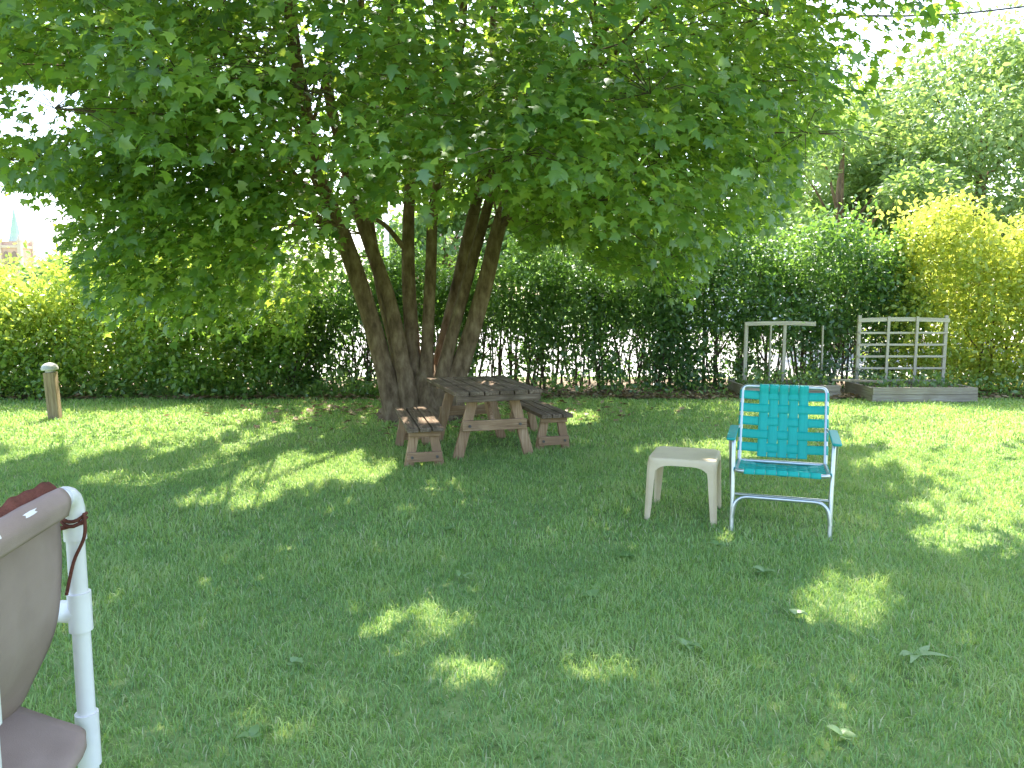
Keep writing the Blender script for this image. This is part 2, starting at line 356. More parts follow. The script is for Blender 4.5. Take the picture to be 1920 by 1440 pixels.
# sprigs that droop at the front and low on both sides, as seen against the shade
front = [(1240, 300, 5.4), (1060, 190, 5.4), (1440, 30, 5.8), (1180, 250, 5.5), (760, 170, 6.0), (60, 280, 6.8), (1230, 500, 7.0), (1260, 420, 7.0), (20, 300, 7.0), (1100, 210, 5.6)]
side = [(1110, 420, 7.2), (420, 480, 7.2), (250, 420, 7.0), (520, 520, 7.6), (330, 540, 7.8), (200, 470, 7.4), (120, 60, 6.4), (1640, 90, 7.2), (1500, 180, 7.2), (1420, 300, 7.4), (1320, 400, 7.4), (880, 300, 6.5), (960, 330, 6.8), (450, 420, 7.0), (560, 420, 7.3), (380, 300, 6.5),
        (170, 400, 8.2), (250, 500, 8.6), (320, 450, 8.8), (400, 540, 8.9), (470, 480, 9.0), (540, 460, 9.2), (230, 340, 7.8), (330, 370, 8.0), (430, 380, 8.6), (510, 400, 9.4), (560, 540, 9.2), (290, 250, 8.5), (150, 260, 8.5), (1340, 330, 8.2), (1420, 240, 8.4), (1180, 400, 8.6), (1080, 360, 8.0), (1240, 330, 8.8), (1480, 300, 8.8), (1540, 130, 8.6), (1380, 380, 8.8), (1010, 300, 9.0), (700, 330, 10.2), (820, 320, 10.4),
        (290, 590, 8.2), (370, 600, 8.6), (450, 590, 8.3), (530, 585, 8.8), (340, 560, 9.2), (490, 545, 8.0), (410, 510, 7.6), (250, 560, 8.9), (560, 500, 8.4), (1690, 40, 7.6), (1600, 30, 8.2), (1560, 200, 8.4),
        (210, 200, 7.6), (330, 160, 7.2), (440, 230, 7.4), (480, 130, 8.8), (380, 60, 8.0), (240, 80, 8.8), (700, 230, 9.6), (820, 210, 9.4), (900, 120, 9.6), (760, 90, 9.8), (480, 300, 9.2), (380, 420, 9.4), (300, 330, 9.2), (1620, 120, 8.6), (1480, 80, 8.0), (1360, 160, 7.6),
        (470, 330, 6.2), (535, 300, 6.3), (410, 260, 6.3), (500, 390, 6.4), (575, 400, 6.5), (350, 390, 6.2), (430, 440, 6.4), (300, 440, 6.4), (490, 470, 6.5), (220, 330, 6.3), (380, 500, 6.6), (280, 520, 6.6)]
for q in front+side: hubs.append(np.array(P(*q)))
for x in np.linspace(-3.4, 3.4, 7):       # unseen high boughs, added above the view to shade the near lawn
    hubs.append(np.array((x, 4.5+.25*math.sin(x*3), 4.9+.3*math.cos(x*2)))); hubs.append(np.array((x+.5, 5.3+.2*math.cos(x*4), 5.5)))
hubs = np.array(hubs)
LIT = [(110, 797, 400, 50), (540, 880, 165, 27), (430, 936, 78, 16), (250, 905, 100, 11), (1890, 935, 165, 78), (1830, 868, 190, 26), (1760, 812, 150, 30), (1340, 846, 110, 11), (1580, 1130, 84, 42), (760, 1170, 84, 22), (700, 1160, 28, 12), (1130, 1272, 84, 26), (880, 1265, 74, 24), (1095, 788, 30, 7), (1920, 775, 190, 40), (470, 1352, 36, 16), (800, 790, 36, 12), (1350, 1010, 26, 8), (930, 712, 50, 7), (1790, 1010, 70, 22)]
SPOT = [(P(848, 655, 8.35), .17), (P(650, 430, 8.1), .14), (P(690, 520, 8.3), .12), (P(795, 785, 6.3), .18), (P(775, 765, 7.0), .16), (P(930, 715, 6.9), .18), (P(610, 340, 8.05), .12), (P(915, 560, 8.4), .10)]
def lit_mask(A):
    k = A[:, 2]/sd.z; g = A-k[:, None]*np.array(sd)[None]; g[:, 2] = 0
    px, py = proj(g); mk = np.zeros(len(A), bool)
    okk = g[:, 1] > 1.0
    jx = 1+.24*np.sin(px*.05+py*.11)+.16*np.sin(px*.13-py*.07)
    for cx, cy, rx, ry in LIT:
        mk |= okk & (((px-cx)/(rx*1.12*jx+12))**2+((py-cy)/(ry*1.2*jx+5))**2 < 1)
    for p, r in SPOT:
        d = A-np.array(p); kk = d@np.array(sd); dist = np.linalg.norm(d-kk[:, None]*np.array(sd), axis=1)
        mk |= (kk > 0) & (dist < r)
    return mk
hub_lit = lit_mask(hubs.copy())
pos, dd, nn, ss, rr = [], [], [], [], []
twig = MB(); brest = MB(); nb = 0
for hi, h in enumerate(hubs):
    best = None
    for si, (so_, pts, rad) in enumerate(stems):
        for i in range(8, len(pts), 2):
            q = pts[i]
            if q.z > h[2]-.15 and q.z > 2.2: continue
            dist = math.sqrt((q.x-h[0])**2+(q.y-h[1])**2+((q.z-h[2])*.8)**2)
            if best is None or dist < best[0]: best = (dist, si, i)
    _, si, i = best; q = stems[si][1][i]; hv = Vector(h); L = (hv-q).length
    mid = q.lerp(hv, .5)+Vector((rng.normal(0, .06)*L, rng.normal(0, .06)*L, .12*L))
    path = crom([q, mid, hv], 6); r0 = min(stems[si][2][i]*.4, .007+.0035*L)
    rad = [r0+(.004-r0)*k/(len(path)-1) for k in range(len(path))]
    if not hub_lit[hi]:                      # no boughs where the crown is open to the sun
        if nb < 90: MB().tube(path, rad, 6).build('branch', M['bark'], stems[si][0], True, off=TR); nb += 1
        else: brest.tube(path, rad, 5)
    low = h[2] < 4.8
    ns = 34 if low else 22
    hubr = rng.normal(0, .18)+(.34 if nfree <= hi < nfree+len(front) else 0)  # front sprigs get a lighter leaf colour, painting in their sunlit glow
    out = unit((h-np.array([-.7, 8.4, h[2]]))[None])[0]
    for k in range(ns):
        v = rng.normal(size=3); v /= np.linalg.norm(v); rad_ = rng.random()**.5
        c = h+v*np.array([1.0, 1.0, .46])*rad_*(1.0 if low else 1.35)
        dr = v*np.array([1, 1, .3])+out*.6+np.array([0, 0, -.25]); dr /= np.linalg.norm(dr)
        m = 17 if low else 12
        if low and k % 3 == 0 and not hub_lit[hi]: twig.tube([h, (Vector(h)+Vector(c))/2+Vector((0, 0, .05)), c], [.004, .003, .0015], 3)
        t = rng.random(m)*.5; side_ = np.cross(dr, [0, 0, 1.]); sn = rng.normal(0, .15, m)
        pp = c+dr*t[:, None]+side_*sn[:, None]+rng.normal(0, .04, (m, 3))
        ld = dr*.8+side_*(np.sign(sn)*.7)[:, None]+rng.normal(0, .35, (m, 3))+np.array([0, 0, -.4])
        pos.append(pp); dd.append(ld)
        nn.append(np.array([0, 0, 1.])+out*.45+np.array([0, -.2, 0])+rng.normal(0, .42, (m, 3))); ss.append(rng.uniform(.055, .10, m)*(1 if low else 2.1))
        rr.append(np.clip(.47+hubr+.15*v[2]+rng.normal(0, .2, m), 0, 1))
pos = np.concatenate(pos); dd = np.concatenate(dd); nn = np.concatenate(nn); ss = np.concatenate(ss); rr = np.concatenate(rr)
px, py = proj(pos)
drop = py > ylow(px)+25*np.sin(px*.04)+15
drop |= (pos[:, 2] < .95)
hole = (((px-70)/95)**2+((py-205)/55)**2 < 1) | (((px-60)/80)**2+((py-400)/48)**2 < 1) | (((px-1560)/60)**2+((py-320)/70)**2 < 1)
drop |= hole & (rng.random(len(px)) < .88)
ln_ = np.interp(py, [-50, 60, 330, 440], [525, 550, 605, 650])
strip = (px > ln_-20) & (px < ln_+45) & (py < 440) & (pos[:, 1] < 8.3)
strip |= (px > 740) & (px < 950) & (py > 310) & (py < 400) & (pos[:, 1] < 8.3)
drop |= strip & (rng.random(len(px)) < .68)
drop |= lit_mask(pos) & (rng.random(len(px)) < .98)
kp = ~drop
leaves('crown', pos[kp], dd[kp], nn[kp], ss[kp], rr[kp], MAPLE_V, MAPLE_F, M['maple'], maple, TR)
setp(twig.build('twig', M['twig'], maple, off=TR), kind='stuff')
if brest.v: setp(brest.build('upper_branch', M['bark'], maple, True, off=TR), kind='stuff')

# ------------------------------------------------------------------ hedges
def hedge(name, label, x0, y0, x1, y1, depth, hgt, n, mat, dens, nst, leaf=(.06, .10), lean=.1, hvar=.15, clump=.15, patch=0, glow=None):
    root = thing(name, label, 'hedge', ((x0+x1)/2, (y0+y1)/2, 0)); off = root.location
    Lh = abs(x1-x0)
    nc = n//22; u = rng.random(nc)
    topn = hgt*(1+hvar*.5*(np.sin(u*17+x0)+.6*np.sin(u*41+1)+.4*np.sin(u*83)))
    wv = rng.random(nc)**.9; z = .05+wv*topn
    sh_ = rng.random(nc) < .07; z[sh_] += rng.exponential(.16, sh_.sum())
    dv = np.where(rng.random(nc) < .6, -.5+.22*rng.random(nc)**1.5, rng.random(nc)-.5)
    pr_ = np.interp(z, dens[0], dens[1])
    if patch: pr_ = np.where(z < .9, pr_*(1+patch*np.sin(u*Lh*1.9+1)*np.sin(u*Lh*.8+.5)+.5*patch*np.sin(u*Lh*5.3)), pr_)
    keep = rng.random(nc) < pr_
    hol = (np.sin(u*Lh*5.1+z*3.3)*np.sin(z*6.1-u*Lh*3.7+1) > .55) & (z > .5)
    keep &= ~(hol & (dv < .1) & (rng.random(nc) < .75))
    if patch:   # open gaps between the stems low down, clear right through the hedge
        gap = (np.sin(u*Lh*6.3+1.7)+.8*np.sin(u*Lh*2.7+.4)+.5*np.sin(z*7+u*Lh*3) > .55) & (z > .12) & (z < .82)
        keep &= ~(gap & (rng.random(nc) < .92))
    u, z, dv = u[keep], z[keep], dv[keep]
    bul = 1+.22*np.sin(u*Lh*2.9+z*3)+.18*np.sin(u*Lh*7-z*5)+.12*np.sin(u*Lh*13+z*9)
    X = x0+(x1-x0)*u; Y = y0+(y1-y0)*u+dv*depth*bul
    C = np.stack([X, Y, z], 1); cr = rng.normal(0, .18, len(C))+.25*np.sin(u*31)*np.sin(z*4)*.5
    if glow: cr += .34/(1+np.exp((X-glow)*2.2))  # lighter leaf colour on the low-x side, standing for sun on the hedge
    k = 22; pos = np.repeat(C, k, 0)+rng.normal(0, clump, (len(C)*k, 3))*np.array([1, 1, .85])*np.repeat(np.where(z < .8, .75, 1.0), k)[:, None]
    N = len(pos); pos[:, 2] = np.maximum(pos[:, 2], .03)
    d = rng.normal(0, 1, (N, 3))+np.array([0, -.5, .2]); nn = rng.normal(0, .6, (N, 3))+np.array([0, -.35, .9])
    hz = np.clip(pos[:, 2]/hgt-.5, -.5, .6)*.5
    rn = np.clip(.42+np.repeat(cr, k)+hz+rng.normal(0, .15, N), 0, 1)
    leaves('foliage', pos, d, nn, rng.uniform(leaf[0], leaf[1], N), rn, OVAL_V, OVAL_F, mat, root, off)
    for i in range(nst):
        u = (i+rng.random())/nst; x = x0+(x1-x0)*u; y = y0+(y1-y0)*u+(rng.random()-.6)*depth*.55
        hh = hgt*rng.uniform(.7, .95); r = rng.uniform(.012, .028); mb = MB()
        a = Vector((x, y, 0)); b = Vector((x+rng.normal(0, .05), y+rng.normal(0, .05), hh*.4)); c = Vector((b.x+rng.normal(0, .13), b.y+rng.normal(0, .08), hh))
        mb.tube(crom([a, b, c], 4), [r*(1-.07*j) for j in range(9)], 6)
        for _ in range(3):
            s = a.lerp(b, rng.uniform(.25, 1)); e = s+Vector((rng.normal(0, .22), rng.normal(0, .15), rng.uniform(.35, .8)))
            mb.tube(crom([s, s.lerp(e, .5)+Vector((rng.normal(0, .04), 0, -.04)), e], 3), [r*.55*(1-.1*j) for j in range(7)], 5)
        for _ in range(2):
            s = Vector((x+rng.normal(0, .06), y+rng.normal(0, .06), 0)); e = s+Vector((rng.normal(0, .18), rng.normal(0, .1), rng.uniform(.9, 1.5)))
            mb.tube(crom([s, s.lerp(e, .5)+Vector((rng.normal(0, .05), 0, 0)), e], 3), [r*.5*(1-.1*j) for j in range(7)], 5)
        mb.build('stem', M['hstem'], root, True, off=off)
    return root
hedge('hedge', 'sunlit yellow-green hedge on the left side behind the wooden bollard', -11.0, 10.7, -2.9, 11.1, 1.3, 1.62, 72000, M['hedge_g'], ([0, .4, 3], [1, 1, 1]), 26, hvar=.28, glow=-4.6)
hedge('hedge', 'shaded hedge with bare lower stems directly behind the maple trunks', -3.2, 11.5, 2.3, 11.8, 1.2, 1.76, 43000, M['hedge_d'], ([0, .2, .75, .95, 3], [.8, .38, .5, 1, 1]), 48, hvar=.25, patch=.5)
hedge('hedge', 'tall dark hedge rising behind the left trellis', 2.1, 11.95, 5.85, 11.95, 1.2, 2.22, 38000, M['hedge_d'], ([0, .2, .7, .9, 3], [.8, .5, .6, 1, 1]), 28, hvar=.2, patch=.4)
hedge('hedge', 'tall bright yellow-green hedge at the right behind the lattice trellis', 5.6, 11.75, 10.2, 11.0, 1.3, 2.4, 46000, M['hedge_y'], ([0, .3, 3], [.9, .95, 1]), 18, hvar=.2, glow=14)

# low leafy undergrowth
n = 8000; X = np.concatenate([rng.uniform(-9.5, -1.8, n-1700), rng.uniform(6.2, 9.5, 1200), rng.uniform(-2, 3, 500)]); Y = 10.25+np.abs(rng.normal(0, .28, n)); Z = .02+.28*rng.random(n)**1.6
Z *= (.5+.5*np.abs(np.sin(X*3.3)+.4*np.sin(X*11)))
o = leaves('undergrowth', np.stack([X, Y, Z], 1), rng.normal(0, 1, (n, 3))+np.array([0, -.3, .5]), rng.normal(0, .5, (n, 3))+np.array([0, -.2, 1]), rng.uniform(.04, .09, n), np.clip(rng.normal(.5, .2, n), 0, 1), OVAL_V, OVAL_F, M['tree_m'], None, None)
setp(o, 'low leafy weeds growing along the foot of the hedge', 'weeds', kind='stuff')

# ------------------------------------------------------------------ trees beyond the hedge
def bg_tree(label, x, y, h, rx, zb, mat, nh=38, per=420, leaf=.22, tr=.2, name='background_tree', ry=None):
    root = thing(name, label, 'tree', (x, y, 0)); off = root.location; ry = ry or rx*.8
    zc = (h+zb)/2; rz = (h-zb)/2
    MB().tube(crom([(x, y, 0), (x+.1, y, zc*.5), (x-.1, y, zc), (x, y, h*.85)], 4), [tr*(1-.065*i) for i in range(13)], 10, .05).build('trunk', M['bark'], root, True, off=off)
    hs = []
    while len(hs) < nh:
        q = rng.random(3)*2-1; r = np.linalg.norm(q)
        if r > 1 or r < .45: continue
        hs.append(np.array([x, y, zc])+q*np.array([rx, ry, rz]))
    P_, D_, N_, R_ = [], [], [], []
    for i, hb in enumerate(hs):
        if i < 14:
            st = Vector((x, y, max(zb*.8, hb[2]*.6))); e = Vector(hb)
            MB().tube(crom([st, st.lerp(e, .5)+Vector((0, 0, .2)), e], 4), [tr*.3*(1-.1*j) for j in range(9)], 6).build('limb', M['bark'], root, True, off=off)
        s = rng.uniform(.7, 1.25)*rx*.26
        nl = int(per*rng.uniform(.6, 1.3)); v = rng.normal(size=(nl, 3)); v = unit(v)*(rng.random((nl, 1))**.4)
        v *= np.array([1.25, 1.25, .62]); v[:, 2] -= .18*(v[:, 0]**2+v[:, 1]**2)
        P_.append(hb+v*s); out = v+np.array([0, 0, -.2])
        D_.append(out+rng.normal(0, .5, (nl, 3))); N_.append(np.array([0, -.35, 1.])+rng.normal(0, .45, (nl, 3)))
        R_.append(np.clip(.45+rng.normal(0, .18)+.24*v[:, 2]+rng.normal(0, .15, nl), 0, 1))
    P_ = np.concatenate(P_); N = len(P_)
    leaves('crown', P_, np.concatenate(D_), np.concatenate(N_), rng.uniform(leaf*.7, leaf*1.25, N), np.concatenate(R_), OVAL_V, OVAL_F, mat, root, off)
bg_tree('large pale green tree towering over the right end of the hedge', 13.2, 22, 8.3, 5.3, 1.4, M['tree_p'], 110, 680, .17, .24)
bg_tree('soft green tree between the maple and the pale tree on the right', 8.0, 19, 5.9, 2.5, 1.6, M['tree_q'], 36, 460, .16, .14)
bg_tree('far round tree seen between the maple stems', -4.5, 52, 8.2, 5.0, 1.5, M['tree_m'], 34, 240, .5, .3)
bg_tree('far pale tree seen just right of the maple stems', 5.5, 50, 7.0, 5.0, 1.0, M['tree_p'], 34, 240, .5, .3)
bg_tree('low far tree under the church tower at the left edge', -44, 75, 4.6, 7.5, .3, M['tree_m'], 30, 200, .7, .3)
bg_tree('far tree beyond the left hedge behind hanging maple leaves', -22, 55, 6.5, 6.0, .8, M['tree_m'], 34, 240, .55, .3)
bg_tree('far tree beside the white house', 15.5, 48, 6.6, 4.2, 1.0, M['tree_m'], 30, 240, .5, .3)

# ------------------------------------------------------------------ church tower
cx, cy = -127.2, 200.0
ch = thing('church_tower', 'distant red brick church tower with green copper spire at the left edge', 'church', (cx, cy, 0))
MB().box((0, 0, 7.2), (5.2, 5.2, 14.4)).build('tower_shaft', M['chbrick'], ch)
MB().box((0, 0, 8.4), (5.5, 5.5, .5)).build('string_course', M['stone'], ch)
MB().box((0, 0, 14.5), (5.7, 5.7, .7)).build('string_course', M['stone'], ch)
for sx in (-1, 1):
    for sy in (-1, 1):
        MB().box((sx*2.5, sy*2.5, 7.9), (.9, .9, 15.8)).lathe([(.6, 15.8), (.55, 16.1), (.02, 17.6)], 8, (sx*2.5, sy*2.5, 0)).build('pinnacle', M['stone'], ch)
for sx in (-1.05, 1.05):
    poly = [(-.6, 0), (.6, 0), (.6, 2.8)]+[(.6*math.cos(a), 2.8+.9*math.sin(a)) for a in np.linspace(.3, math.pi-.3, 7)]+[(-.6, 2.8)]
    MB().prism(poly, .12, Matrix.Translation((sx, -2.61, 9.6)) @ Matrix.Rotation(R(90), 4, 'X')).build('belfry_window', M['dark'], ch)
MB().box((0, 0, 15.3), (4.5, 4.5, 1.0)).build('parapet', M['chbrick'], ch)
MB().lathe([(1.7, 15.8), (1.3, 17.2), (.08, 24.2), (.02, 24.5)], 8).build('spire', M['copper'], ch)

# houses past the pavement
hx, hy = 11.5, 38
ho = thing('house', 'white sided house with grey roof glimpsed over the dark hedge', 'house', (hx, hy, 0))
MB().box((0, 0, 1.9), (6.5, 6, 3.8)).build('wall', M['siding'], ho)
MB().prism([(-3.8, 0), (3.8, 0), (0, 1.6)], 6.6, Matrix.Translation((0, 3.3, 3.8)) @ Matrix.Rotation(R(90), 4, 'X')).build('roof', M['roof'], ho)
for wx in (-2, 0, 2):
    f = MB().box((wx, -3.02, 2.3), (1.0, .08, 1.4)).build('window', M['siding'], ho); MB().box((wx, -3.07, 2.3), (.8, .04, 1.2)).build('pane', M['glass'], f)
bx_, by_ = -6.6, 60
bo = thing('brick_building', 'red brick building glimpsed behind the maple stems', 'building', (bx_, by_, 0))
MB().box((0, 0, 2.9), (5, 5, 5.8)).build('wall', M['brick'], bo)
MB().box((0, 0, 5.95), (5.4, 5.4, .3)).build('cornice', M['stone'], bo)
for wx in (-1.3, 1.3):
    for wz in (1.5, 4.2):
        f = MB().box((wx, -2.52, wz), (1.1, .1, 1.6)).build('window', M['siding'], bo); MB().box((wx, -2.58, wz), (.9, .04, 1.4)).build('pane', M['glass'], f)
pl = thing('street_lamp', 'pale street lamp pole standing beyond the hedge between the maple stems', 'street lamp', (-4.5, 28, 0))
MB().tube([(0, 0, 0), (0, 0, 3), (0, 0, 6.4)], [.11, .09, .06], 10).tube(crom([(0, 0, 6.35), (.4, 0, 6.75), (1.2, 0, 6.8)], 4), .04, 8).build('pole', M['pole'], pl, True)
MB().box((1.45, 0, 6.78), (.6, .22, .1)).build('lamp_head', M['pole'], pl, bevel=.03)
a, b = P(1690, 30, 13), P(2150, -12, 17)
cb = MB().tube(crom([a+(a-b)*.8+Vector((0, 0, .5)), a, (a+b)/2+Vector((0, 0, -.03)), b, b+(b-a)], 6), .017, 6).build('overhead_cable', M['wire'], None, True)
setp(cb, 'thin dark overhead cable crossing the sky at the top right', 'cable')

# ------------------------------------------------------------------ bollard
bp = G(104, 786)
bo = thing('bollard_light', 'short square wooden bollard with a round grey cap by the left hedge', 'bollard', bp)
bo.rotation_euler = (0, R(-2.5), R(12))
MB().box((0, 0, .265), (.115, .115, .53)).build('post', M['post'], bo, bevel=.008)
MB().lathe([(.045, .528), (.05, .55), (.085, .556), (.088, .575), (.075, .605), (.045, .628), (.01, .636)], 20).build('cap', M['cap'], bo, True)

# ------------------------------------------------------------------ picnic set
ROT = R(15)
ly = Vector((-math.sin(ROT), math.cos(ROT), 0))
def bolt(p, parent, ny=-1):
    MB().tube([Vector(p), Vector(p)+Vector((0, .012*ny, 0))], .012, 8).build('bolt', M['bolt'], parent)
tc_ = Vector((-.17, 6.43, 0))+ly*.42
pt = thing('picnic_table', 'small weathered wooden picnic table with plank top under the maple', 'table', tc_, R(17))
TH = .59
mb = MB(); npk = 6; W = .76
for i in range(npk):
    x = -W/2+W/npk*(i+.5); mb.box((x, rng.normal(0, .006), TH-.018+rng.normal(0, .0015)), (W/npk-.011, 1.22, .036))
mb.build('tabletop', M['wood_y'], pt, bevel=.006)
for y in (-.585, .585): MB().box((0, y, TH-.062), (W-.04, .034, .05)).build('end_apron', M['wood_x'], pt, bevel=.004)
for s in (-1, 1):
    y = s*.42
    for sx in (-1, 1):
        MB().bar((sx*.315, y, 0), (sx*.165, y, TH-.04), .085, .04, (0, 1, 0)).build('leg', M['legwood_z'], pt, bevel=.004)
    c = MB().box((0, y+s*.037, .285), (.56, .03, .088)).build('crossboard', M['legwood_x'], pt, bevel=.004)
    MB().box((0, y+s*.036, TH-.064), (.62, .03, .05)).build('cleat', M['legwood_x'], pt, bevel=.004)
    for bx in (-.22, .22): bolt((bx, y+s*.052, .285), c, s)
    MB().bar((0, y-s*.01, .27), (0, s*.1, TH-.045), .07, .035, (1, 0, 0)).build('brace', M['legwood_z'], pt, bevel=.004)
MB().box((0, 0, TH-.056), (.68, .08, .036)).build('batten', M['wood_x'], pt)
def bench(label, loc, rz):
    b = thing('picnic_bench', label, 'bench', loc, rz); HB = .335; w = .30
    mb = MB()
    for i in range(3):
        x = -w/2+w/3*(i+.5); mb.box((x, rng.normal(0, .006), HB-.017+rng.normal(0, .0012)), (w/3-.010, 1.2, .034))
    mb.build('seat', M['wood_y'], b, bevel=.006)
    for s in (-1, 1):
        y = s*.46
        for sx in (-1, 1):
            MB().bar((sx*.125, y, 0), (sx*.07, y, HB-.036), .075, .036, (0, 1, 0)).build('leg', M['legwood_z'], b, bevel=.004)
        c = MB().box((0, y+s*.034, .085), (.285, .028, .078)).build('crossboard', M['legwood_x'], b, bevel=.004)
        MB().box((0, y+s*.033, HB-.062), (.25, .028, .05)).build('cleat', M['legwood_x'], b, bevel=.004)
        for bx in (-.1, .1): bolt((bx, y+s*.048, .085), c, s)
    return b
bench('weathered wooden bench left of the picnic table, nearest the maple trunk', Vector((-.68, 6.04, 0))+ly*.5, R(13))
bench('weathered wooden bench on the right side of the picnic table', Vector((.364, 6.74, 0))+ly*.5, R(16))

# ------------------------------------------------------------------ plastic side table
st = thing('side_table', 'beige plastic garden side table beside the teal lawn chair', 'side table', (1.078, 4.71, 0), R(-19))
HT = .385; w = .203
def rrect(hw, hh, r, n=5):
    out = []
    for cx_, cy_, a0 in ((hw-r, hh-r, 0), (-hw+r, hh-r, 90), (-hw+r, -hh+r, 180), (hw-r, -hh+r, 270)):
        for k in range(n+1):
            a = R(a0+90*k/n); out.append((cx_+r*math.cos(a), cy_+r*math.sin(a)))
    return out
mb = MB(); lay = [(w-.012, HT), (w-.003, HT-.004), (w, HT-.012), (w+.001, HT-.025), (w+.002, HT-.036)]
rings = [[(x, y, z) for x, y in rrect(hw, hw, .05)] for hw, z in lay]
inn = [[(x, y, HT-.002) for x, y in rrect(w-.03, w-.03, .04)]]
allr = inn+rings; nn_ = len(allr[0])
vs = [v for r_ in allr for v in r_]
fs = [tuple(range(nn_))]+[(i*nn_+j, i*nn_+(j+1) % nn_, (i+1)*nn_+(j+1) % nn_, (i+1)*nn_+j) for i in range(len(allr)-1) for j in range(nn_)]
mb.add(vs, fs)
for k in range(4):   # arched aprons between the legs
    Mx = Matrix.Rotation(R(90*k), 4, 'Z'); m_ = 10
    for j in range(m_):
        u0, u1 = -1+2*j/m_, -1+2*(j+1)/m_; q = lambda u: HT-.042-.034*abs(u)**5
        x0, x1 = u0*.152, u1*.152; y = -(w+.001)
        mb.add([Mx @ Vector(v) for v in ((x0, y, HT-.03), (x1, y, HT-.03), (x1, y-.001, q(u1)), (x0, y-.001, q(u0)), (x0, y+.008, HT-.03), (x1, y+.008, HT-.03), (x1, y+.008, q(u1)), (x0, y+.008, q(u0)))], [(0, 3, 2, 1), (4, 5, 6, 7), (3, 7, 6, 2)])
mb.build('top', M['beige'], st, True)
for sx in (-1, 1):
    for sy in (-1, 1):
        mb = MB(); prof = []
        for z, o_, wd in ((HT-.03, w+.001, .060), (.28, w+.004, .052), (.14, w+.008, .044), (.0, w+.013, .036)):
            prof.append((z, o_, wd))
        vs = []
        for z, o_, wd in prof:
            L_ = [(o_, o_-.018), (o_-.018, o_), (o_-wd, o_), (o_-wd, o_-.014), (o_-.022, o_-.022), (o_-.014, o_-wd), (o_, o_-wd)]
            vs += [(sx*a_, sy*b_, z) for a_, b_ in L_]
        fs = [(i*7+j, i*7+(j+1) % 7, (i+1)*7+(j+1) % 7, (i+1)*7+j) for i in range(3) for j in range(7)]+[tuple(range(21, 28))]
        mb.add(vs, fs); mb.build('leg', M['beige'], st, False, bevel=.003)

# ------------------------------------------------------------------ webbed lawn chair
lc = thing('lawn_chair', 'folding aluminium lawn chair with teal woven webbing', 'chair', (1.61, 4.51, 0), R(-19))
r = .0125
def arc_u(a, b, c, d, rr, n=6):
    """polyline a-b-c-d with rounded corners at b and c"""
    a, b, c, d = map(Vector, (a, b, c, d)); out = [a]
    for p, q, s in ((a, b, c), (b, c, d)):
        u = (p-q).normalized()*rr; v = (s-q).normalized()*rr
        for k in range(n+1):
            t = k/n; out.append((q+u)*(1-t)**2+q*2*t*(1-t)+(q+v)*t*t)
    out.append(d); return out
BX = .25
b0, b1 = Vector((0, .15, .34)), Vector((0, .335, .785))
def BP(x, t): return Vector((x, b0.y+(b1.y-b0.y)*t, b0.z+(b1.z-b0.z)*t))
MB().tube(arc_u(BP(-BX, 0), BP(-BX, 1), BP(BX, 1), BP(BX, 0), .036), r, 10).build('back_frame', M['alu'], lc, True)
s0, s1 = Vector((0, .17, .335)), Vector((0, -.265, .358))
def SP(x, t): return Vector((x, s0.y+(s1.y-s0.y)*t, s0.z+(s1.z-s0.z)*t))
MB().tube(arc_u(SP(-BX, 0), SP(-BX, 1), SP(BX, 1), SP(BX, 0), .05), r, 10).tube([SP(-BX, .02), SP(BX, .02)], r, 10).build('seat_frame', M['alu'], lc, True)
for s in (-1, 1):
    MB().tube(crom([(s*.264, -.265, 0), (s*.266, -.225, .26), (s*.272, -.165, .50), (s*.275, -.13, .522)], 5), r, 10).build('front_leg', M['alu'], lc, True)
    MB().tube(crom([(s*.288, .27, 0), (s*.290, .06, .28), (s*.290, -.11, .50), (s*.29, -.14, .522)], 5), r, 10).build('rear_leg', M['alu'], lc, True)
    mb = MB(); poly = rrect(.026, .205, .022, 4)
    mb.prism([(x, y*(1)) for x, y in poly], .016, Matrix.Translation((s*.286, -.01, .528)) @ Matrix.Rotation(R(2), 4, 'X'))
    mb.build('armrest', M['teal2'], lc, bevel=.005)
    MB().tube([(s*.284, .18, .527), (s*BX, .232, .545)], .008, 8).build('arm_pivot', M['alu'], lc, True)
MB().tube(arc_u((-.264, -.262, .08), (-.245, -.25, .205), (.245, -.25, .205), (.264, -.262, .08), .07), r*.9, 10).build('front_stretcher', M['alu'], lc, True)
MB().tube([(-.288, .185, .11), (.288, .185, .11)], r*.8, 10).build('rear_stretcher', M['alu'], lc, True)
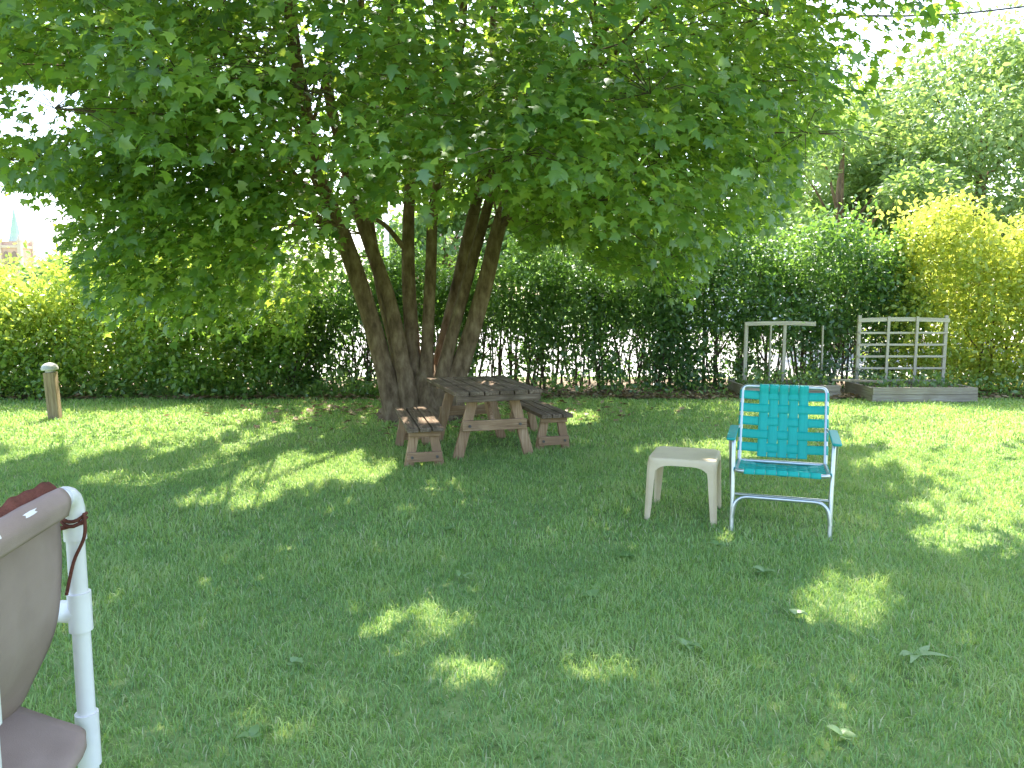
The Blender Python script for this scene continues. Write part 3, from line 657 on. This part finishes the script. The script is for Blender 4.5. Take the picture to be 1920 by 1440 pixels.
def web(PF, wid, hs, vs_, xs, name, sgn, sagd, sw=.0575):
    mb = MB()
    nrm = (PF(1, 0)-PF(0, 0)).cross(PF(0, 1)-PF(0, 0)).normalized()*sgn; Lt = (PF(0, 1)-PF(0, 0)).length
    def lift(x, t): return .0165*max(abs(x)/wid, 0)**8+.0165*min(1, max(0, (t-.90)/.07))
    for i, t in enumerate(hs):       # across
        def fn(u, v, t=t, i=i):
            x = -wid+2*wid*u; ph = 0
            for j, xc in enumerate(xs):
                ph += math.exp(-((x-xc)/.024)**2)*(1 if (i+j) % 2 else -1)
            sag = -sagd*math.cos(math.pi*(u-.5))
            end = -.02*max(0, (abs(u-.5)-.485)/.015)
            return PF(x, t+(v-.5)*sw/Lt)+nrm*(.0025*ph+sag+lift(x, t*.9)+end)
        mb.grid(fn, 64, 3)
    for j, xc in enumerate(xs):
        def fn(u, v, j=j, xc=xc):
            t = vs_[0]+(vs_[1]-vs_[0])*u; ph = 0
            for i, tt in enumerate(hs):
                ph += math.exp(-((t-tt)*Lt/.024)**2)*(-1 if (i+j) % 2 else 1)
            x = xc+(v-.5)*sw
            sag = -sagd*math.cos(math.pi*(x/(2*wid)))*(1-max(0, (t-.8)/.2)**2 if t > .8 else 1)
            end = -.03*max(0, (t-1.01)/.03)
            return PF(x, t)+nrm*(.0025*ph+sag+lift(x, t)+end)
        mb.grid(fn, 64, 3)
    return mb.build(name, M['teal'], lc, True, solid=.0016)
web(BP, BX+.0155, [.18, .355, .53, .705, .88], (.06, 1.035), [-.118, -.059, 0.0, .059, .118], 'back_webbing', 1, .010, .056)
web(SP, BX+.0155, [.08, .24, .40, .56, .72, .88], (-.02, 1.045), [-.177, -.118, -.059, 0, .059, .118, .177], 'seat_webbing', -1, .018)

# ------------------------------------------------------------------ raised beds and trellises
def raised(label, x0, x1, y0, y1, h, rz=0):
    cxx, cyy = (x0+x1)/2, (y0+y1)/2; w_, d_ = x1-x0, y1-y0
    t = thing('raised_bed', label, 'raised bed', (cxx, cyy, 0), rz)
    MB().box((0, -d_/2, h*.26), (w_, .04, h*.48)).box((0, -d_/2, h*.76), (w_-.01, .042, h*.48)).build('front_board', M['bed_x'], t, bevel=.004)
    MB().box((0, d_/2, h/2), (w_, .04, h)).build('back_board', M['bed_x'], t, bevel=.004)
    for s in (-1, 1): MB().box((s*(w_/2-.022), 0, h/2), (.04, d_-.045, h-.006)).build('side_board', M['bed_y'], t, bevel=.004)
    MB().box((0, 0, h*.4), (w_-.09, d_-.06, h*.8)).build('soil', M['soil'], t)
    n = 420; pos = np.stack([rng.uniform(-w_/2+.08, w_/2-.08, n), rng.uniform(-d_/2+.06, d_/2-.06, n), h*.8+.2*rng.random(n)**2.4], 1)
    leaves('weeds', pos, rng.normal(0, .5, (n, 3))+np.array([0, -.1, .7]), rng.normal(0, .6, (n, 3))+np.array([0, -.4, .6]), rng.uniform(.04, .08, n), rng.random(n), OVAL_V, OVAL_F, M['tree_m'], t, None)['kind'] = 'stuff'
    return t
ra, rb_ = G(1642, 756), G(1828, 753)
raised('weathered grey raised garden bed under the lattice trellis', ra.x, rb_.x, 9.95, 10.75, .19)
la, lb_ = G(1398, 750), G(1577, 748)
raised('weathered raised garden bed under the open broken trellis', la.x, lb_.x, 10.3, 11.0, .18)
# lattice trellis
Y = 10.66; zt = P(1700, 594, Y).z; xs = [P(px_, 650, Y).x for px_ in (1609, 1661, 1714, 1771)]
xc = (xs[0]+xs[-1])/2
t = thing('lattice_trellis', 'grey wooden square lattice trellis standing in the right raised bed', 'trellis', (xc, Y, 0))
for i, x in enumerate(xs):
    if i in (0, 3): MB().box((x-xc, 0, (zt+.02)/2+.02), (.046, .036, zt-.02)).build('post', M['grey_z'], t, bevel=.003)
    else: MB().box((x-xc, -.0495, (zt+.02)/2+.02), (.038, .02, zt-.05)).build('upright', M['grey_z'], t, bevel=.003)
for k, py_ in enumerate((600, 624, 646, 668, 690, 713)):
    z = P(1690, py_, Y).z
    if k == 0:
        mb = MB(); m_ = 12
        for j in range(m_):
            u0, u1 = -1+2*j/m_, -1+2*(j+1)/m_; a_ = (xs[-1]-xs[0])/2+.03
            mb.bar((u0*a_, -.03, z+.016*(1-u0*u0)-.005), (u1*a_, -.03, z+.016*(1-u1*u1)-.005), .022, .055)
        mb.build('top_rail', M['grey_x'], t)
    else: MB().box((0, -.028, z), (xs[-1]-xs[0]+.02, .02, .028)).build('rail', M['grey_x'], t, bevel=.003)
# open trellis
Y = 10.85; xs = [P(px_, 650, Y).x for px_ in (1398, 1444, 1470, 1541)]; zt = P(1450, 604, Y).z; xc = (xs[0]+xs[-1])/2
t = thing('open_trellis', 'broken grey wooden trellis frame with missing slats in the left raised bed', 'trellis', (xc, Y, 0))
for x, wd, z0_, z1_ in ((xs[0], .05, .02, zt), (xs[1], .024, .02, zt-.03), (xs[2], .044, .02, zt-.03), (xs[3], .020, .25, zt-.05)):
    MB().bar((x-xc+.01*(x == xs[3]), 0, z0_), (x-xc, 0, z1_), wd, .034, (0, 1, 0)).build('post', M['grey_z'], t, bevel=.003)
mb = MB(); m_ = 12; xa, xb = xs[0]-.03-xc, P(1528, 606, Y).x-xc
for j in range(m_):
    u0, u1 = j/m_, (j+1)/m_; q = lambda u: zt-.025+.012*(1-(2*u-1)**2)
    mb.bar((xa+(xb-xa)*u0, -.029, q(u0)), (xa+(xb-xa)*u1, -.029, q(u1)), .022, .055)
mb.build('top_rail', M['grey_x'], t)
# collapsed wire panel and loose plank between the beds
a, b = P(1530, 700, 10.6), P(1648, 700, 10.6)
t = thing('wire_panel', 'bent green wire fence panel lying between the two trellises', 'wire panel', ((a.x+b.x)/2, 10.6, 0)); ax = b.x-a.x
mb = MB()
for k in range(9):
    u = k/8; x = -ax/2+ax*u; mb.tube(crom([(x, -.2, .21+.03*math.sin(u*5)), (x+.03, .05, .33+.06*math.sin(u*4)), (x+.06, .25, .40+.05*math.sin(u*6))], 4), .004, 5)
mb.build('cross_wire', M['mesh'], t)
mb = MB()
for k in range(6):
    v = k/5; mb.tube(crom([(-ax/2, -.2+.45*v, .21+.19*v), (-ax/6, -.2+.45*v, .24+.24*v), (ax/6, -.18+.45*v, .27+.2*v), (ax/2+.05, -.2+.45*v, .19+.19*v)], 5), .004, 5)
mb.build('line_wire', M['mesh'], t)
a, b = P(1560, 712, 10.42), P(1655, 716, 10.1)
pk = MB().bar(a, b, .09, .025).build('loose_plank', M['bed_x'], None, bevel=.003); setp(pk, 'loose grey plank bridging the two raised beds', 'plank')

# ------------------------------------------------------------------ foreground PVC chair
pc = thing('pvc_chair', 'white plastic pipe chair with taupe fabric sling at the left edge', 'chair', (-1.2, 1.58, 0)); O = (-1.2, 1.58, 0)
U1, U2 = Vector((-1.04, 1.78, 0)), Vector((-.985, 1.36, 0)); pr = .0205; zt = .885
def up(u, z): return Vector((u.x, u.y, z))
MB().tube(arc_u(up(U1, .0), up(U1, zt), up(U2, zt), up(U2, 0), .055), pr, 16).build('back_pipe', M['pvc'], pc, True, off=O)
for u in (U1, U2):
    d_ = (U2-U1).normalized()*(1 if u is U1 else -1)
    mb = MB().tube([up(u, zt-.115), up(u, zt-.05)], pr+.0045, 16)
    q = up(u, zt); pts = [q+Vector((0, 0, -.055))*(1-k/6)**2+d_*.055*(k/6)**2 for k in range(7)]
    mb.tube(pts, pr+.0045, 16)
    mb.build('elbow_fitting', M['pvc'], pc, True, off=O)
    MB().tube([up(u, .545), up(u, .64)], pr+.006, 16).tube([up(u, .59), up(u, .59)+Vector((-.05, .005, 0))], pr+.006, 16).build('tee_fitting', M['pvc'], pc, True, off=O)
    MB().tube([up(u, .59), up(u, .59)+Vector((-.5, .02, .0))], pr, 16).build('arm_pipe', M['pvc'], pc, True, off=O)
    MB().tube([up(u, .20), up(u, .335)], pr+.006, 16).tube([up(u, .26), up(u, .26)+Vector((-.05, .0, .015))], pr+.006, 16).build('tee_fitting', M['pvc'], pc, True, off=O)
    MB().tube([up(u, .26), up(u, .26)+Vector((-.58, .0, .19))], pr, 16).build('seat_pipe', M['pvc'], pc, True, off=O)
    e = up(u, 0)+Vector((-.5, .02, 0)); MB().tube([e, e+Vector((0, 0, .6))], pr, 16).build('front_leg', M['pvc'], pc, True, off=O)
bprof = crom([(-1.020, 0, .85), (-1.016, 0, .885), (-1.04, 0, .908), (-1.064, 0, .89), (-1.058, 0, .84), (-1.058, 0, .72), (-1.080, 0, .57), (-1.142, 0, .44), (-1.195, 0, .36), (-1.30, 0, .31)], 5)
def bf(u, v):
    i = min(int(u*(len(bprof)-1)), len(bprof)-2); f_ = u*(len(bprof)-1)-i; p = bprof[i].lerp(bprof[i+1], f_)
    y = 1.705-.31*v+.035*min(1, u*2.2)*(1-v); sh = (U2.x-U1.x)*(1.78-y)/.42
    bow = -.02*math.sin(math.pi*v)*u+.004*math.sin(v*19+u*7)*u
    return Vector((p.x+sh+bow, y, p.z))
MB().grid(bf, 44, 16).build('back_sling', M['taupe'], pc, True, off=O, solid=.005)
sprof = crom([(-1.03, 0, .262), (-1.016, 0, .282), (-1.016, 0, .305), (-1.035, 0, .322), (-1.10, 0, .345), (-1.22, 0, .39), (-1.4, 0, .455), (-1.62, 0, .52)], 5)
def sf(u, v):
    i = min(int(u*(len(sprof)-1)), len(sprof)-2); f_ = u*(len(sprof)-1)-i; p = sprof[i].lerp(sprof[i+1], f_)
    y = 1.735-.33*v; sh = (U2.x-U1.x)*(1.78-y)/.42
    rc = max(0, 1-v/.12)**2*.03*max(0, 1-u*2.2)
    return Vector((p.x+sh-rc, y, p.z-.025*math.sin(math.pi*v)*min(1, u*2)))
MB().grid(sf, 36, 14).build('seat_sling', M['taupe'], pc, True, off=O, solid=.006)
# rust coloured cloth lying over the top rail, and the cord
def cf(u, v):
    y = 1.735-.41*u; sh = (U2.x-U1.x)*(1.78-y)/.42
    h_ = .034+.004*math.sin(u*7)+.002*math.sin(u*19)
    return Vector((-1.056+sh-.020*v+.003*math.sin(u*13)+.008*math.sin(v*3.1), y, .886+h_*v+.002*math.sin(u*40+v*4)))
tcl = MB().grid(cf, 70, 6).build('cloth_strip', M['rust'], None, True, solid=.008); setp(tcl, 'rust brown cloth strip lying along the top rail of the pipe chair', 'cloth')
mb = MB(); zc_ = .815
ring = [Vector((U1.x+.026*math.cos(a), U1.y+.026*math.sin(a), zc_+.006*math.sin(a*2+1))) for a in np.linspace(0, 2*math.pi, 18)]
mb.tube(ring, .0045, 6); mb.tube([p+Vector((0, 0, .011)) for p in ring], .0045, 6)
mb.tube(crom([(U1.x+.027, U1.y-.01, zc_+.012), (U1.x+.036, U1.y-.02, zc_+.02), (U1.x+.036, U1.y-.025, zc_-.03), (U1.x+.01, U1.y-.03, zc_-.09), (U1.x-.012, U1.y-.03, zc_-.17)], 6), .004, 6)
mb.tube(crom([(U1.x+.027, U1.y-.01, zc_), (U1.x-.02, U1.y-.03, zc_-.01), (U1.x-.05, U1.y-.04, zc_-.012)], 5), .006, 6)
mb.build('cord', M['rust'], pc, True, off=O)

# ------------------------------------------------------------------ weeds in the lawn
def weed(px, py, k, ln, wd, label, name='broadleaf_weed', lift=.5, rv=.5):
    g = G(px, py); V_, T_, rn_ = [], [], []
    for i in range(k):
        a = 6.283*i/k+rng.normal(0, .5); l = ln*rng.uniform(.55, 1.15); b = len(V_)
        d_ = Vector((math.cos(a), math.sin(a), 0)); s_ = Vector((-d_.y, d_.x, 0)); nsg = 6; lf = lift*rng.uniform(.4, 1.5)
        for j in range(nsg+1):
            t = j/nsg; wj = wd*math.sin(math.pi*(.06+.94*t)**.8)*.5+.002
            c = d_*l*t*(.95)+s_*.2*l*t*t*(1 if i % 2 else -1)+Vector((0, 0, .02+l*lf*(t-.75*t*t)))
            V_ += [c-s_*wj, c+Vector((0, 0, -.15*wj)), c+s_*wj]
        for j in range(nsg):
            o_ = b+j*3
            T_ += [(o_, o_+1, o_+4), (o_, o_+4, o_+3), (o_+1, o_+2, o_+5), (o_+1, o_+5, o_+4)]
        rn_ += [min(1, max(0, rv+rng.normal(0, .12)))]*((nsg+1)*3)
    o = fast(name, np.array([tuple(v) for v in V_]), np.array(T_), M['weed'], None, np.array(rn_)); o.location = g
    setp(o, label, 'weed')
weed(1715, 1238, 5, .13, .028, 'large long-leaved weed in the right foreground grass', lift=.7, rv=1.0)
weed(1290, 1220, 4, .055, .035, 'small broadleaf weed in the grass below the side table', lift=.9, rv=.9)
weed(1495, 1160, 4, .055, .035, 'small weed beside the left edge of the right sunlit patch', lift=.9, rv=.9)
weed(865, 1092, 5, .06, .02, 'pale spiky weed sprig in the middle of the lawn', lift=1.3, rv=1.0)
weed(550, 1252, 3, .05, .035, 'pale flat leaf weed in the left foreground lawn', lift=.8, rv=1.0)
weed(1175, 1050, 5, .065, .045, 'dark broadleaf weed left of the side table legs', lift=.8, rv=.1)
weed(1432, 1080, 6, .07, .035, 'leafy weed in front of the lawn chair', lift=.9, rv=.75)
weed(1345, 1030, 4, .06, .03, 'weed between the side table and lawn chair feet', lift=.8, rv=.6)
weed(1110, 1125, 6, .055, .04, 'round-leaved weed in the lawn centre', lift=.9, rv=.5)
weed(1580, 1390, 4, .045, .032, 'broadleaf weed at the bottom edge of the lawn', lift=.8, rv=.8)
weed(838, 1000, 5, .055, .035, 'small weed in the grass below the left bench', lift=.9, rv=.6)
weed(470, 1392, 4, .05, .03, 'narrow-leaved weed at the lower left of the lawn', lift=.9, rv=.7)
